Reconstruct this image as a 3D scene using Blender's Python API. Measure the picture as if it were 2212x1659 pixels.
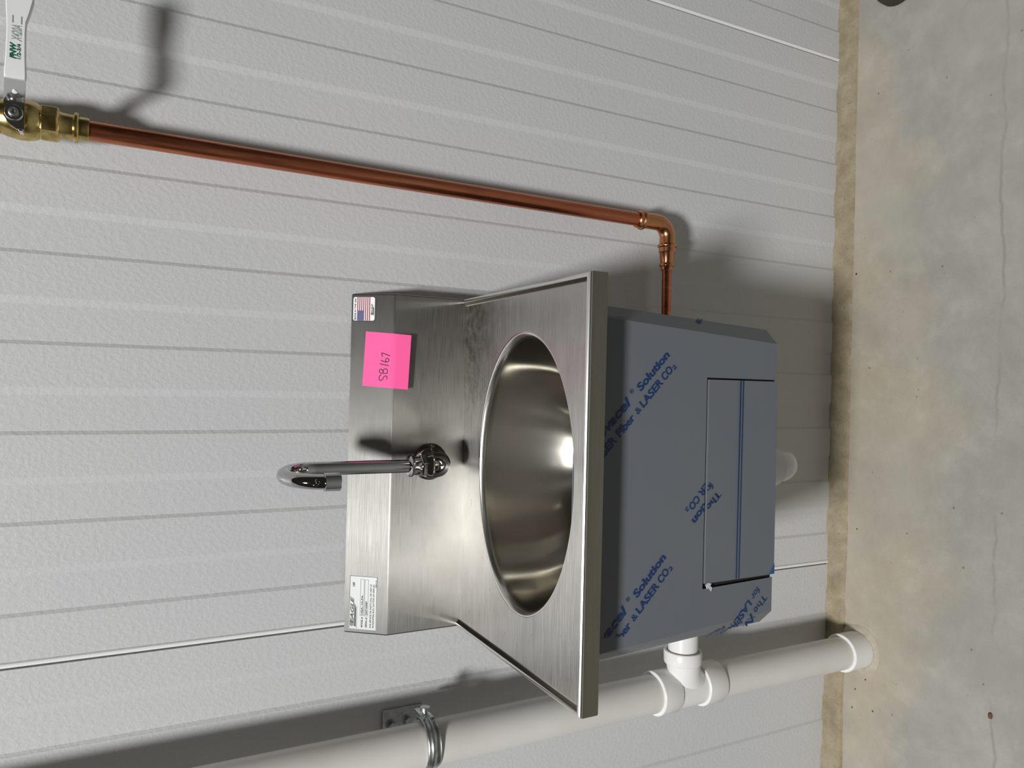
import bpy, bmesh, math, random
from mathutils import Vector, Matrix, noise
random.seed(7)
S = bpy.context.scene
C = S.collection
for o in list(bpy.data.objects):
    bpy.data.objects.remove(o)
PI = math.pi
H0 = 0.8432                      # height of the sink deck above the floor
V = Vector

# ---------------------------------------------------------------- camera
cam_d = bpy.data.cameras.new('camera')
cam = bpy.data.objects.new('camera', cam_d)
C.objects.link(cam)
pitch, yaw, roll = math.radians(27.5927), math.radians(0.1709), math.radians(1.4528)
cp, sp, cy_, sy_ = math.cos(pitch), math.sin(pitch), math.cos(yaw), math.sin(yaw)
fw = V((sy_*cp, cy_*cp, -sp))
rt = V((cy_, -sy_, 0))
up = rt.cross(fw)
r2 = math.cos(roll)*rt + math.sin(roll)*up
u2 = -math.sin(roll)*rt + math.cos(roll)*up
# the photograph lies on its side: image right is the room's down, image up is the room's right
ix, iy, iz = -u2, r2, -fw
M = Matrix(((ix.x, iy.x, iz.x, 0.11406), (ix.y, iy.y, iz.y, -1.04062),
            (ix.z, iy.z, iz.z, 0.43931+H0), (0, 0, 0, 1)))
cam.matrix_world = M
cam_d.sensor_fit = 'HORIZONTAL'
cam_d.sensor_width = 36
cam_d.lens = 1609.234/2212*36
cam_d.clip_start = 0.02
S.camera = cam

# ---------------------------------------------------------------- world and lights
w = bpy.data.worlds.new('world')
S.world = w
w.use_nodes = True
bg = w.node_tree.nodes['Background']
bg.inputs[0].default_value = (1.0, 0.91, 0.68, 1)
bg.inputs[1].default_value = 0.024

def lamp(name, loc, size, power, col=(1, 1, 1), shape='DISK', size_y=None, rot=(0, 0, 0)):
    l = bpy.data.lights.new(name, 'AREA')
    l.shape = shape
    l.size = size
    if size_y: l.size_y = size_y
    l.energy = power
    l.color = col
    o = bpy.data.objects.new(name, l)
    o.location = loc
    o.rotation_euler = rot
    C.objects.link(o)
    return o
lamp('high_bay_lamp', (-0.95, -2.90, H0+3.90), 0.70, 318, (0.985, 0.99, 1.0))
for i, (x, y, z, p) in enumerate([(2.6, -5.6, 3.7, 7), (-3.9, -4.0, 3.7, 11), (-0.7, -6.0, 3.7, 8), (-3.9, -7.5, 3.7, 7), (2.6, -9.0, 3.7, 7), (-0.7, -9.6, 3.7, 7), (5.8, -5.6, 3.7, 6), (-7.0, -5.6, 3.7, 7)]):
    lamp('high_bay_lamp', (x, y, z), 0.4, p*.40, (1, 0.94, 0.78))

vs = S.view_settings
vs.view_transform = 'Standard'
vs.look = 'None'
vs.exposure = 0.0
vs.gamma = 1
vs.use_curve_mapping = False

# ---------------------------------------------------------------- material helpers
def lin(r, g, b):
    f = lambda c: (c/255/12.92) if c/255 <= .04045 else ((c/255+.055)/1.055)**2.4
    return (f(r), f(g), f(b), 1)

class Mat:
    def __init__(s, name, col=(.5, .5, .5, 1), rough=.5, metal=0.0, **kw):
        s.m = bpy.data.materials.new(name)
        s.m.use_nodes = True
        s.t = s.m.node_tree
        s.b = s.t.nodes['Principled BSDF']
        s.set('Base Color', col if len(col) == 4 else (*col, 1))
        s.set('Roughness', rough)
        s.set('Metallic', metal)
        for k, v in kw.items():
            s.set(k.replace('_', ' '), v)
    def set(s, k, v): s.b.inputs[k].default_value = v
    def n(s, typ, **kw):
        x = s.t.nodes.new(typ)
        for k, v in kw.items():
            if k.startswith('i_'):
                x.inputs[k[2:].replace('_', ' ')].default_value = v
            else: setattr(x, k, v)
        return x
    def l(s, a, b): s.t.links.new(a, b)
    def coords(s, scale=(1, 1, 1), rot=(0, 0, 0), obj=False):
        tc = s.n('ShaderNodeTexCoord')
        mp = s.n('ShaderNodeMapping')
        mp.inputs['Scale'].default_value = scale
        mp.inputs['Rotation'].default_value = rot
        if obj: s.l(tc.outputs['Object'], mp.inputs[0])
        else:
            g = s.n('ShaderNodeNewGeometry')
            s.l(g.outputs['Position'], mp.inputs[0])
        return mp.outputs[0]
    def noise(s, vec, scale, detail=3, rough=.5, dist=0):
        x = s.n('ShaderNodeTexNoise')
        x.inputs['Scale'].default_value = scale
        x.inputs['Detail'].default_value = detail
        x.inputs['Roughness'].default_value = rough
        x.inputs['Distortion'].default_value = dist
        s.l(vec, x.inputs['Vector'])
        return x.outputs[0]
    def ramp(s, fac, stops):
        x = s.n('ShaderNodeValToRGB')
        e = x.color_ramp.elements
        while len(e) < len(stops): e.new(.5)
        for i, (p, c) in enumerate(stops):
            e[i].position = p
            e[i].color = c if isinstance(c, tuple) else (c, c, c, 1)
        s.l(fac, x.inputs[0])
        return x.outputs[0]
    def mix(s, fac, a, b, mode='MIX'):
        x = s.n('ShaderNodeMix', data_type='RGBA', blend_type=mode)
        if isinstance(fac, (int, float)): x.inputs[0].default_value = fac
        else: s.l(fac, x.inputs[0])
        for i, q in ((6, a), (7, b)):
            if isinstance(q, tuple): x.inputs[i].default_value = q
            else: s.l(q, x.inputs[i])
        return x.outputs[2]
    def bump(s, h, strength=.3, dist=.001, prev=None):
        x = s.n('ShaderNodeBump')
        x.inputs['Strength'].default_value = strength
        x.inputs['Distance'].default_value = dist
        s.l(h, x.inputs['Height'])
        if prev: s.l(prev, x.inputs['Normal'])
        s.l(x.outputs[0], s.b.inputs['Normal'])
        return x.outputs[0]
    def to(s, out, k): s.l(out, s.b.inputs[k])

# painted embossed steel wall panels
wall = Mat('wall_paint', (.60, .60, .60, 1), .42)
v = wall.coords((1, 1, .75))
nz = wall.noise(v, 210, 2, .5)
nz2 = wall.noise(wall.coords((1, 1, 1)), 1.3, 3)
wall.to(wall.ramp(nz2, [(.3, (.575, .58, .58, 1)), (.7, (.615, .61, .605, 1))]), 'Base Color')
wall.bump(wall.ramp(nz, [(.42, 0.0), (.62, 1.0)]), .34, .0005)
bead = Mat('white_sealant', (.88, .88, .86, 1), .3)
core = Mat('wall_core', (.25, .24, .22, 1), .8)

# concrete floor
con = Mat('concrete', rough=.62)
p0 = con.coords()
big = con.noise(con.coords((1, .8, 1)), 2.6, 6, .62, .4)
mid = con.noise(p0, 14, 6, .65)
fine = con.noise(p0, 210, 3, .6)
sep = con.n('ShaderNodeSeparateXYZ')
g = con.n('ShaderNodeNewGeometry')
con.l(g.outputs['Position'], sep.inputs[0])
# tan staining near the wall, greyer trowelled slab further out
mth = con.n('ShaderNodeMath', operation='MULTIPLY_ADD')
con.l(big, mth.inputs[0]); mth.inputs[1].default_value = .55
con.l(sep.outputs['Y'], mth.inputs[2])
mr = con.n('ShaderNodeMapRange')
mr.inputs['From Min'].default_value = -.02
mr.inputs['From Max'].default_value = .12
ab = con.n('ShaderNodeMath', operation='ADD'); con.l(sep.outputs['X'], ab.inputs[0]); ab.inputs[1].default_value = .22
ab2 = con.n('ShaderNodeMath', operation='ABSOLUTE'); con.l(ab.outputs[0], ab2.inputs[0])
ab3 = con.n('ShaderNodeMath', operation='MULTIPLY_ADD'); con.l(ab2.outputs[0], ab3.inputs[0]); ab3.inputs[1].default_value = -.15
con.l(mth.outputs[0], ab3.inputs[2])
con.l(ab3.outputs[0], mr.inputs['Value'])
tan = con.ramp(mid, [(.3, (.305, .262, .202, 1)), (.55, (.345, .300, .232, 1)), (.72, (.395, .355, .290, 1))])
gry = con.ramp(mid, [(.3, (.240, .230, .205, 1)), (.52, (.265, .256, .230, 1)), (.72, (.318, .305, .275, 1))])
base = con.mix(mr.outputs[0], gry, tan)
patch = con.noise(con.coords((1, 1, 1), (0, 0, .6)), 5.5, 4, .7, .8)
base = con.mix(con.ramp(patch, [(.46, 0.0), (.70, .30)]), base, (.40, .375, .32, 1))
cool = con.noise(con.coords((1.4, .8, 1), (0, 0, 1.2)), 4.0, 5, .6, .5)
base = con.mix(con.ramp(cool, [(.45, 0.0), (.75, .45)]), base, (.235, .235, .232, 1))
base = con.mix(con.ramp(fine, [(.2, .35), (.42, 0.0)]), base, (.20, .17, .13, 1))
vor = con.n('ShaderNodeTexVoronoi')
vor.inputs['Scale'].default_value = 26
con.l(p0, vor.inputs['Vector'])
base = con.mix(con.ramp(vor.outputs['Distance'], [(.035, .8), (.06, 0.0)]), base, (.10, .08, .055, 1))
gp = con.noise(con.coords((1, 1.6, 1), (0, 0, .3)), 3.1, 5, .7, .6)
base = con.mix(con.ramp(gp, [(.48, 0.0), (.64, .38)]), base, (.325, .325, .285, 1))
# slab greys further out, darkened extra to weaken its reflection in the sink
far = con.n('ShaderNodeMapRange'); far.interpolation_type = 'SMOOTHSTEP'
far.inputs['From Min'].default_value = -.75; far.inputs['From Max'].default_value = -.28
far.inputs['To Min'].default_value = .85; far.inputs['To Max'].default_value = 0
con.l(sep.outputs['Y'], far.inputs['Value'])
base = con.mix(far.outputs[0], base, (.135, .135, .13, 1))
# one hairline crack wandering along the slab
ck = con.noise(con.coords((1, 0, 0)), 5, 4, .6)
ck1 = con.n('ShaderNodeMath', operation='MULTIPLY_ADD'); con.l(ck, ck1.inputs[0]); ck1.inputs[1].default_value = .05
con.l(sep.outputs['Y'], ck1.inputs[2])
ck2 = con.n('ShaderNodeMath', operation='ADD'); con.l(ck1.outputs[0], ck2.inputs[0]); ck2.inputs[1].default_value = .297
ck3 = con.n('ShaderNodeMath', operation='ABSOLUTE'); con.l(ck2.outputs[0], ck3.inputs[0])
base = con.mix(con.mix(con.ramp(patch, [(.45, 0.0), (.6, 1.0)]), (0, 0, 0, 1), con.ramp(ck3.outputs[0], [(.0003, .4), (.0010, 0.0)])), base, (.12, .11, .10, 1))
base = con.mix(1.0, base, (1.22, 1.22, 1.20, 1), 'MULTIPLY')
con.to(base, 'Base Color')
con.bump(con.mix(.5, mid, fine), .35, .002)
con.to(con.ramp(big, [(.3, .5), (.7, .72)]), 'Roughness')

tanm = Mat('tan_grout', rough=.75)
tv = tanm.coords()
tn = tanm.noise(tv, 30, 5, .65)
tf = tanm.noise(tv, 260, 3, .7)
tc_ = tanm.ramp(tn, [(.3, (.250, .200, .120, 1)), (.55, (.330, .275, .180, 1)), (.75, (.400, .355, .255, 1))])
tc_ = tanm.mix(tanm.ramp(tf, [(.28, .8), (.38, 0.0)]), tc_, (.09, .06, .03, 1))
tanm.to(tc_, 'Base Color')
tanm.bump(tanm.mix(.5, tn, tf), .6, .003)

def steel(name, base=(.34, .33, .305, 1), rough=.37, aniso=.9, tang=(0, .3, 1), grain=(3, 260, 260), stain=True):
    m = Mat(name, base, rough, 1.0)
    m.set('Anisotropic', aniso)
    cx = m.n('ShaderNodeCombineXYZ')
    for i in range(3): cx.inputs[i].default_value = tang[i]
    m.to(cx.outputs[0], 'Tangent')
    gr = m.noise(m.coords(grain), 7, 3, .6)
    cl = m.noise(m.coords(), 11, 5, .6)
    m.to(m.ramp(gr, [(.3, rough-.05), (.7, rough+.07)]), 'Roughness')
    c = m.ramp(gr, [(.25, tuple(x*.86 for x in base[:3])+(1,)), (.75, tuple(min(1, x*1.10) for x in base[:3])+(1,))])
    if stain:
        c = m.mix(m.ramp(cl, [(.42, 0.0), (.68, .6)]), c, tuple(x*.72 for x in base[:3])+(1,))
        sp_ = m.noise(m.coords(), 75, 3, .6)
        c = m.mix(m.ramp(sp_, [(.66, 0.0), (.74, .55)]), c, (.25, .23, .19, 1))
    m.to(c, 'Base Color')
    m.bump(gr, .035, .0004)
    return m
st_x = steel('brushed_steel')
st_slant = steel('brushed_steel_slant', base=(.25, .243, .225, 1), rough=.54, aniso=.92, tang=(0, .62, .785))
st_dim = steel('brushed_steel_dim_reflection', (.27, .25, .20, 1), .24, .25, stain=False)  # same steel, base darkened to stand in for a dim reflection on the apron
st_bowl = Mat('brushed_steel_bowl', (.43, .41, .36, 1), .22, 1.0, Anisotropic=.85)
bx_ = st_bowl.n('ShaderNodeVectorMath', operation='SUBTRACT')       # spun finish: brushing runs round the drain
bgp = st_bowl.n('ShaderNodeNewGeometry'); st_bowl.l(bgp.outputs['Position'], bx_.inputs[0])
bx_.inputs[1].default_value = (.0055, -.2198, H0-.6)
st_bowl.to(bx_.outputs[0], 'Tangent')
st_line = Mat('polished_edge', (.74, .73, .69, 1), .24, 1.0)
# stained deck: brown blotches around the back right corner are wear on the metal itself
deckm = steel('brushed_steel_deck', (.46, .445, .42, 1), .33, .85, (0, 1, .1))
dm = deckm
dg = dm.n('ShaderNodeNewGeometry'); ds = dm.n('ShaderNodeSeparateXYZ'); dm.l(dg.outputs['Position'], ds.inputs[0])
m1 = dm.n('ShaderNodeMapRange'); m1.inputs['From Min'].default_value = .02; m1.inputs['From Max'].default_value = .17
dm.l(ds.outputs['X'], m1.inputs['Value'])
m2 = dm.n('ShaderNodeMapRange'); m2.inputs['From Min'].default_value = -.17; m2.inputs['From Max'].default_value = -.06
dm.l(ds.outputs['Y'], m2.inputs['Value'])
mm = dm.n('ShaderNodeMath', operation='MULTIPLY'); dm.l(m1.outputs[0], mm.inputs[0]); dm.l(m2.outputs[0], mm.inputs[1])
bl = dm.ramp(dm.noise(dm.coords((1, 1, 1)), 60, 5, .75), [(.38, 0.0), (.62, 1.0)])
m3 = dm.n('ShaderNodeMath', operation='MULTIPLY'); dm.l(mm.outputs[0], m3.inputs[0]); dm.l(bl, m3.inputs[1])
old = dm.b.inputs['Base Color'].links[0].from_socket
dm.to(dm.mix(m3.outputs[0], old, (.19, .155, .12, 1)), 'Base Color')

chrome = Mat('chrome', (.50, .50, .51, 1), .05, 1.0)
zinc = Mat('zinc_plate', (.48, .50, .50, 1), .34, 1.0)
zn = zinc.noise(zinc.coords(), 90, 4)
zinc.to(zinc.ramp(zn, [(.3, (.34, .36, .36, 1)), (.7, (.60, .62, .62, 1))]), 'Base Color')
nickel = Mat('nickel_plated_steel', (.70, .70, .69, 1), .16, 1.0)
brass = Mat('brass', (.62, .47, .16, 1), .28, 1.0)
bn = brass.noise(brass.coords(), 120, 4)
brass.to(brass.ramp(bn, [(.3, (.40, .29, .09, 1)), (.7, (.70, .55, .24, 1))]), 'Base Color')
copper = Mat('copper', rough=.27, metal=1.0)
cn = copper.noise(copper.coords((30, 30, 1.5)), 3, 6, .7)
cn2 = copper.noise(copper.coords((1, 1, .6)), 25, 4, .6)
cc = copper.ramp(cn, [(.3, (.44, .13, .060, 1)), (.55, (.62, .21, .11, 1)), (.75, (.78, .34, .21, 1))])
cc = copper.mix(copper.ramp(cn2, [(.55, 0.0), (.75, .5)]), cc, (.42, .12, .07, 1))
copper.to(cc, 'Base Color')
copper.to(copper.ramp(cn, [(.3, .22), (.7, .42)]), 'Roughness')
copfit = Mat('copper_fitting', (.60, .27, .125, 1), .24, 1.0)
pvc = Mat('pvc', (.70, .675, .63, 1), .33)
pn = pvc.noise(pvc.coords(), 9, 4)
pf = pvc.noise(pvc.coords(), 90, 3, .7)
pc = pvc.ramp(pn, [(.3, (.66, .635, .59, 1)), (.7, (.73, .71, .67, 1))])
pvc.to(pvc.mix(pvc.ramp(pf, [(.70, 0.0), (.76, .5)]), pc, (.30, .27, .23, 1)), 'Base Color')
pvcw = Mat('pvc_fitting', (.80, .79, .76, 1), .25)
film = Mat('protective_film', (.150, .168, .192, 1), .46)
fn = film.noise(film.coords(), 5, 3)
film.to(film.ramp(fn, [(.3, (.128, .139, .155, 1)), (.7, (.140, .151, .166, 1))]), 'Base Color')
ink = Mat('blue_ink', (.002, .030, .125, 1), .5)
darkm = Mat('gap_shade_and_mark', (.012, .012, .014, 1), .6)
tri = Mat('blue_tape', (.01, .09, .22, 1), .5)
torn = Mat('torn_film', (.55, .56, .58, 1), .4)
pink = Mat('pink_paper', (.98, .10, .34, 1), .65)
pen = Mat('dark_pen', (.045, .002, .018, 1), .6)
white = Mat('white_label', (.82, .82, .80, 1), .4)
black = Mat('black_print', (.012, .012, .012, 1), .5)
redm = Mat('red_print', (.27, .008, .03, 1), .5)
navy = Mat('navy_print', (.018, .02, .14, 1), .5)
silver = Mat('silver_label', (.37, .38, .36, 1), .45, 0.15)
vinyl = Mat('white_vinyl', (.78, .78, .76, 1), .35)
green = Mat('green_print', (.01, .12, .085, 1), .5)
greenl = Mat('faded_green_print', (.30, .37, .345, 1), .5)
rubber = Mat('dark_rubber', (.04, .037, .028, 1), .7)
chipm = Mat('brown_chip', (.13, .06, .03, 1), .6)

# ---------------------------------------------------------------- object helpers
def obj(name, bm, mat, parent=None, smooth=True, bevel=0, segs=2, angle=35):
    me = bpy.data.meshes.new(name)
    bmesh.ops.recalc_face_normals(bm, faces=bm.faces)
    bm.to_mesh(me)
    bm.free()
    mats = mat if isinstance(mat, (list, tuple)) else [mat]
    for m in mats: me.materials.append(m.m)
    if smooth:
        me.polygons.foreach_set('use_smooth', [True]*len(me.polygons))
        me.set_sharp_from_angle(angle=math.radians(angle))
    o = bpy.data.objects.new(name, me)
    C.objects.link(o)
    if bevel:
        b = o.modifiers.new('bevel', 'BEVEL')
        b.width = bevel; b.segments = segs; b.limit_method = 'ANGLE'; b.angle_limit = math.radians(30)
        b.harden_normals = False
    if parent is not None:
        o.parent = parent
        o.matrix_parent_inverse = parent.matrix_world.inverted()
    return o

def thing(name, label, cat, loc=(0, 0, 0), group=None):
    o = bpy.data.objects.new(name, None)
    o.location = loc
    o.empty_display_size = .05
    C.objects.link(o)
    o.matrix_world = Matrix.Translation(loc)
    o['label'] = label; o['category'] = cat
    if group: o['group'] = group
    return o

def tag(o, label, cat, group=None):
    o['label'] = label; o['category'] = cat
    if group: o['group'] = group
    return o

def struct(o):
    o['kind'] = 'structure'
    return o

Z = V((0, 0, H0))
def P(x, y, z): return V((x, y, z+H0))

def add_box(bm, lo, hi):
    vs_ = [bm.verts.new((x, y, z)) for x in (lo[0], hi[0]) for y in (lo[1], hi[1]) for z in (lo[2], hi[2])]
    for f in ((0, 1, 3, 2), (4, 6, 7, 5), (0, 4, 5, 1), (2, 3, 7, 6), (0, 2, 6, 4), (1, 5, 7, 3)):
        bm.faces.new([vs_[i] for i in f])
    return vs_

def frame(d):
    d = d.normalized()
    a = V((0, 0, 1)) if abs(d.z) < .9 else V((1, 0, 0))
    x = d.cross(a).normalized()
    return x, d.cross(x).normalized()

def add_lathe(bm, origin, axis, prof, n=40, cap=True, squash=None, phase=0):
    """prof = [(distance along axis, radius)...]"""
    x, y = frame(V(axis))
    ax = V(axis).normalized()
    rings = []
    for t, r in prof:
        if r < 1e-6:
            rings.append([bm.verts.new(V(origin)+ax*t)])
        else:
            rings.append([bm.verts.new(V(origin)+ax*t+(x*math.cos(2*PI*k/n+phase)+y*math.sin(2*PI*k/n+phase))*r) for k in range(n)])
    for a, b in zip(rings, rings[1:]):
        if len(a) == 1 and len(b) == 1: continue
        for k in range(n):
            k2 = (k+1) % n
            if len(a) == 1: bm.faces.new((a[0], b[k], b[k2]))
            elif len(b) == 1: bm.faces.new((a[k], b[0], a[k2]))
            else: bm.faces.new((a[k], b[k], b[k2], a[k2]))
    if cap:
        if len(rings[0]) > 1: bm.faces.new(list(reversed(rings[0])))
        if len(rings[-1]) > 1: bm.faces.new(rings[-1])

def add_tube(bm, pts, rad, n=24, cap=True):
    pts = [V(p) for p in pts]
    rs = rad if isinstance(rad, (list, tuple)) else [rad]*len(pts)
    d0 = (pts[1]-pts[0]).normalized()
    x, y = frame(d0)
    rings = []
    for i, p in enumerate(pts):
        if i == 0: d = pts[1]-pts[0]
        elif i == len(pts)-1: d = pts[-1]-pts[-2]
        else: d = (pts[i+1]-pts[i]).normalized()+(pts[i]-pts[i-1]).normalized()
        d.normalize()
        q = d0.rotation_difference(d)
        x = q @ x; y = q @ y; d0 = d
        rings.append([bm.verts.new(p+(x*math.cos(2*PI*k/n)+y*math.sin(2*PI*k/n))*rs[i]) for k in range(n)])
    for a, b in zip(rings, rings[1:]):
        for k in range(n):
            bm.faces.new((a[k], a[(k+1) % n], b[(k+1) % n], b[k]))
    if cap:
        bm.faces.new(list(reversed(rings[0]))); bm.faces.new(rings[-1])

def arc(c, r, a0, a1, ux, uy, n=14):
    c, ux, uy = V(c), V(ux), V(uy)
    return [c+ux*(r*math.cos(a0+(a1-a0)*k/n))+uy*(r*math.sin(a0+(a1-a0)*k/n)) for k in range(n+1)]

def B(): return bmesh.new()

def text_bm(body, size=1.0, offset=0.0, shear=0.0):
    cu = bpy.data.curves.new('text', 'FONT')
    cu.body = body; cu.size = size; cu.offset = offset; cu.shear = shear; cu.resolution_u = 3
    to = bpy.data.objects.new('text', cu)
    C.objects.link(to)
    dg_ = bpy.context.evaluated_depsgraph_get()
    me = bpy.data.meshes.new_from_object(to.evaluated_get(dg_))
    bm = bmesh.new()
    bm.from_mesh(me)
    bpy.data.objects.remove(to); bpy.data.curves.remove(cu); bpy.data.meshes.remove(me)
    return bm

def text_fit(bm_dst, body, u0, u1, v0, hgt, bold=0.0, shear=0.0, ref='X'):
    """lay text into the 2-D box from u0 to u1 with baseline v0 and cap height hgt"""
    t = text_bm(body, 1.0, bold, shear)
    xs = [p.co.x for p in t.verts]
    a, b = min(xs), max(xs)
    sx = (u1-u0)/(b-a)
    sy = hgt/0.73
    for p in t.verts:
        p.co = V((u0+(p.co.x-a)*sx, v0+p.co.y*sy, 0))
    me = bpy.data.meshes.new('t'); t.to_mesh(me); t.free()
    bm_dst.from_mesh(me); bpy.data.meshes.remove(me)

def clip(bm, co, no):
    """drop what lies on the side the normal points to"""
    bmesh.ops.bisect_plane(bm, geom=bm.verts[:]+bm.edges[:]+bm.faces[:], plane_co=co, plane_no=no, clear_outer=True)

def map_bm(bm, fn):
    for p in bm.verts: p.co = fn(p.co)

def flip_to(bm, n):
    bm.normal_update()
    for f in bm.faces:
        if f.normal.dot(V(n)) < 0: f.normal_flip()

def flat_obj(name, bm, mat, parent, n):
    me = bpy.data.meshes.new(name)
    flip_to(bm, n)
    bm.to_mesh(me); bm.free()
    me.materials.append(mat.m)
    o = bpy.data.objects.new(name, me)
    C.objects.link(o)
    o.parent = parent
    o.matrix_parent_inverse = parent.matrix_world.inverted()
    return o

def ribbon(bm, pts, wd):
    pts = [V((p[0], p[1], 0)) for p in pts]
    L_, R_ = [], []
    for i, p in enumerate(pts):
        d = (pts[min(i+1, len(pts)-1)]-pts[max(i-1, 0)]).normalized()
        n_ = V((-d.y, d.x, 0))*wd/2
        L_.append(bm.verts.new(p+n_)); R_.append(bm.verts.new(p-n_))
    for i in range(len(pts)-1):
        bm.faces.new((L_[i], R_[i], R_[i+1], L_[i+1]))

def rect2(bm, u0, v0, u1, v1):
    bm.faces.new([bm.verts.new((a, b, 0)) for a, b in ((u0, v0), (u1, v0), (u1, v1), (u0, v1))])

def rrect2(bm, u0, v0, u1, v1, r, n=5):
    pts = []
    for cx, cy, a in ((u1-r, v1-r, 0), (u0+r, v1-r, PI/2), (u0+r, v0+r, PI), (u1-r, v0+r, 1.5*PI)):
        for k in range(n+1):
            pts.append((cx+r*math.cos(a+PI/2*k/n), cy+r*math.sin(a+PI/2*k/n)))
    bm.faces.new([bm.verts.new((a, b, 0)) for a, b in pts])

# ================================================================ SETTING
# floor
bm = B(); add_box(bm, (-5, -10, -.12), (5, .12, 0))
floor = struct(obj('floor', bm, con, smooth=False))

# wall: backing plus the single insulated panels with their pressed steps
bm = B(); add_box(bm, (-4, .03, 0), (4, .12, 4.2))
wallb = struct(obj('wall_back', bm, core, smooth=False))
PW, S0 = 1.0193, -0.2276
def panel_profile(s):
    pts = [(s+.0035, .004), (s+.0045, 0)]
    hi, lo = 0.0, .0024
    for k in range(9):
        d = s+.0586+.10695*k
        pts += [(d-.0023, hi), (d+.0023, lo), (d+.0500-.0045, lo), (d+.0500+.0045, hi)]
    pts += [(s+PW-.0045, 0), (s+PW-.0035, .004)]
    return pts
for k in range(-3, 4):
    s = S0+PW*k
    bm = B()
    pr = panel_profile(s)
    low = [bm.verts.new((x, y, 0.0)) for x, y in pr]+[bm.verts.new((s+PW-.0035, .03, 0)), bm.verts.new((s+.0035, .03, 0))]
    top = [bm.verts.new((q.co.x, q.co.y, 4.2)) for q in low]
    n = len(low)
    for i in range(n):
        j = (i+1) % n
        bm.faces.new((low[i], low[j], top[j], top[i]))
    bm.faces.new(low); bm.faces.new(list(reversed(top)))
    obj('wall_panel', bm, wall, wallb, smooth=False)
    bm = B()
    add_lathe(bm, (s+.0008, .0015, 0), (0, 0, 1), [(0, .0032), (4.2, .0032)], 10)
    obj('joint_bead', bm, bead, wallb)

# tan sealant and grout strip along the foot of the wall
bm = B()
rows = []
N = 520
for i in range(N+1):
    x = -1.6+3.2*i/N
    n1 = noise.noise(V((x*9, 3, 0))); n2 = noise.noise(V((x*55, 7, 0))); n3 = noise.noise(V((x*160, 1, 0)))
    rough = 1.0 if x < -.05 else .35
    wdt = .040+.0020*n1+.0016*n2*rough+.001*n3*rough
    h = .006+.0016*n1+.0014*n2*rough+.0012*n3*rough+(.003 if x < -.45 else 0)
    prof = [(.002, h+.0015), (-.006, h+.0005), (-.018, h*.9+.0012*n3*rough), (-.031, h*.75+.0012*n2*rough), (-wdt+.003, h*.55), (-wdt, 0.0)]
    rows.append([bm.verts.new((x, a, b)) for a, b in prof])
for a, b in zip(rows, rows[1:]):
    for k in range(len(a)-1):
        bm.faces.new((a[k], a[k+1], b[k+1], b[k]))
struct(obj('baseboard_back', bm, tanm))

# ================================================================ HAND SINK
W, YC, ZC, ZB, D, AP = .2395, .0401, .1049, .1557, .3735, .0245
sink = thing('hand_sink', 'brushed stainless wall hand sink with oval bowl and film-covered skirt', 'sink', (0, 0, H0))

# backsplash box: slanted top, upright front, closed ends
bm = B()
prof = [(0, ZB), (-YC, ZC), (-YC, -.0075), (0, -.0075)]
e1 = [bm.verts.new(P(-W, a, b)) for a, b in prof]
e2 = [bm.verts.new(P(W, a, b)) for a, b in prof]
for i in range(4):
    j = (i+1) % 4
    f = bm.faces.new((e1[i], e1[j], e2[j], e2[i]))
    if i == 0: f.material_index = 1
bm.faces.new(e1); bm.faces.new(list(reversed(e2)))
obj('backsplash', bm, [st_x, st_slant], sink, smooth=False, bevel=.0022, segs=3)

# deck: flat plate round the oval opening, raised marine rim on three sides, apron below
BX, BY, AX, AY = .0055, -.2198, .1775, .1248
DZ = -.0050          # sunk deck level
bm = B()
NE = 192
RI = .0105           # rim width
x0, x1, y0, y1 = -W+RI, W-RI, -D+RI, -YC
def ell(s, z, k):
    a = 2*PI*k/NE
    return P(BX+AX*s*math.cos(a), BY+AY*s*math.sin(a), z)
inner = [bm.verts.new(ell(1.0, DZ, k)) for k in range(NE)]
def rect_hit(k):
    a = 2*PI*k/NE
    dx, dy = AX*math.cos(a), AY*math.sin(a)
    t = min(((x1-BX)/dx if dx > 1e-9 else 1e9), ((x0-BX)/dx if dx < -1e-9 else 1e9),
            ((y1-BY)/dy if dy > 1e-9 else 1e9), ((y0-BY)/dy if dy < -1e-9 else 1e9))
    return V((BX+dx*t, BY+dy*t))
outs = [rect_hit(k) for k in range(NE)]
for c in ((x0, y0), (x1, y0), (x0, y1), (x1, y1)):      # snap the nearest ray to each corner
    i = min(range(NE), key=lambda q: (outs[q]-V(c)).length)
    outs[i] = V(c)
ov = [bm.verts.new(P(q.x, q.y, DZ)) for q in outs]
for k in range(NE):
    j = (k+1) % NE
    bm.faces.new((inner[k], inner[j], ov[j], ov[k]))
obj('deck', bm, deckm, sink, smooth=False)

# rim: steps up from the deck and rolls over into the apron, both sides and front
path = [(-1, 'b'), ]
def rim_section(side, t):
    """cross-section from the deck edge outwards: (outward offset, z)"""
    return [(-RI, DZ), (-RI+.0012, DZ+.0008), (-.0060, -.0003), (-.0042, .0002), (-.0024, -.0001), (-.0008, -.0014), (0, -.0038), (0, -AP+.002), (-.0006, -AP+.0004), (-.0020, -AP), (-.011, -AP), (-.011, -AP+.0012), (-.002, -AP+.0012)]
sec = rim_section(0, 0)
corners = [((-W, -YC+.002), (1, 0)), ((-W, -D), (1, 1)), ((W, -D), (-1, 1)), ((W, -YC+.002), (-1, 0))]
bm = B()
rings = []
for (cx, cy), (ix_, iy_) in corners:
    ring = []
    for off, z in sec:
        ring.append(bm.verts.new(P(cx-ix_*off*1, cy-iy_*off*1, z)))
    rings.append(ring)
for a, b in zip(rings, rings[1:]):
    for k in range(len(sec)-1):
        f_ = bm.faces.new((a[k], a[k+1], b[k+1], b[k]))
        if k in (0, 2, 3, 4, 5): f_.material_index = 1
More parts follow.
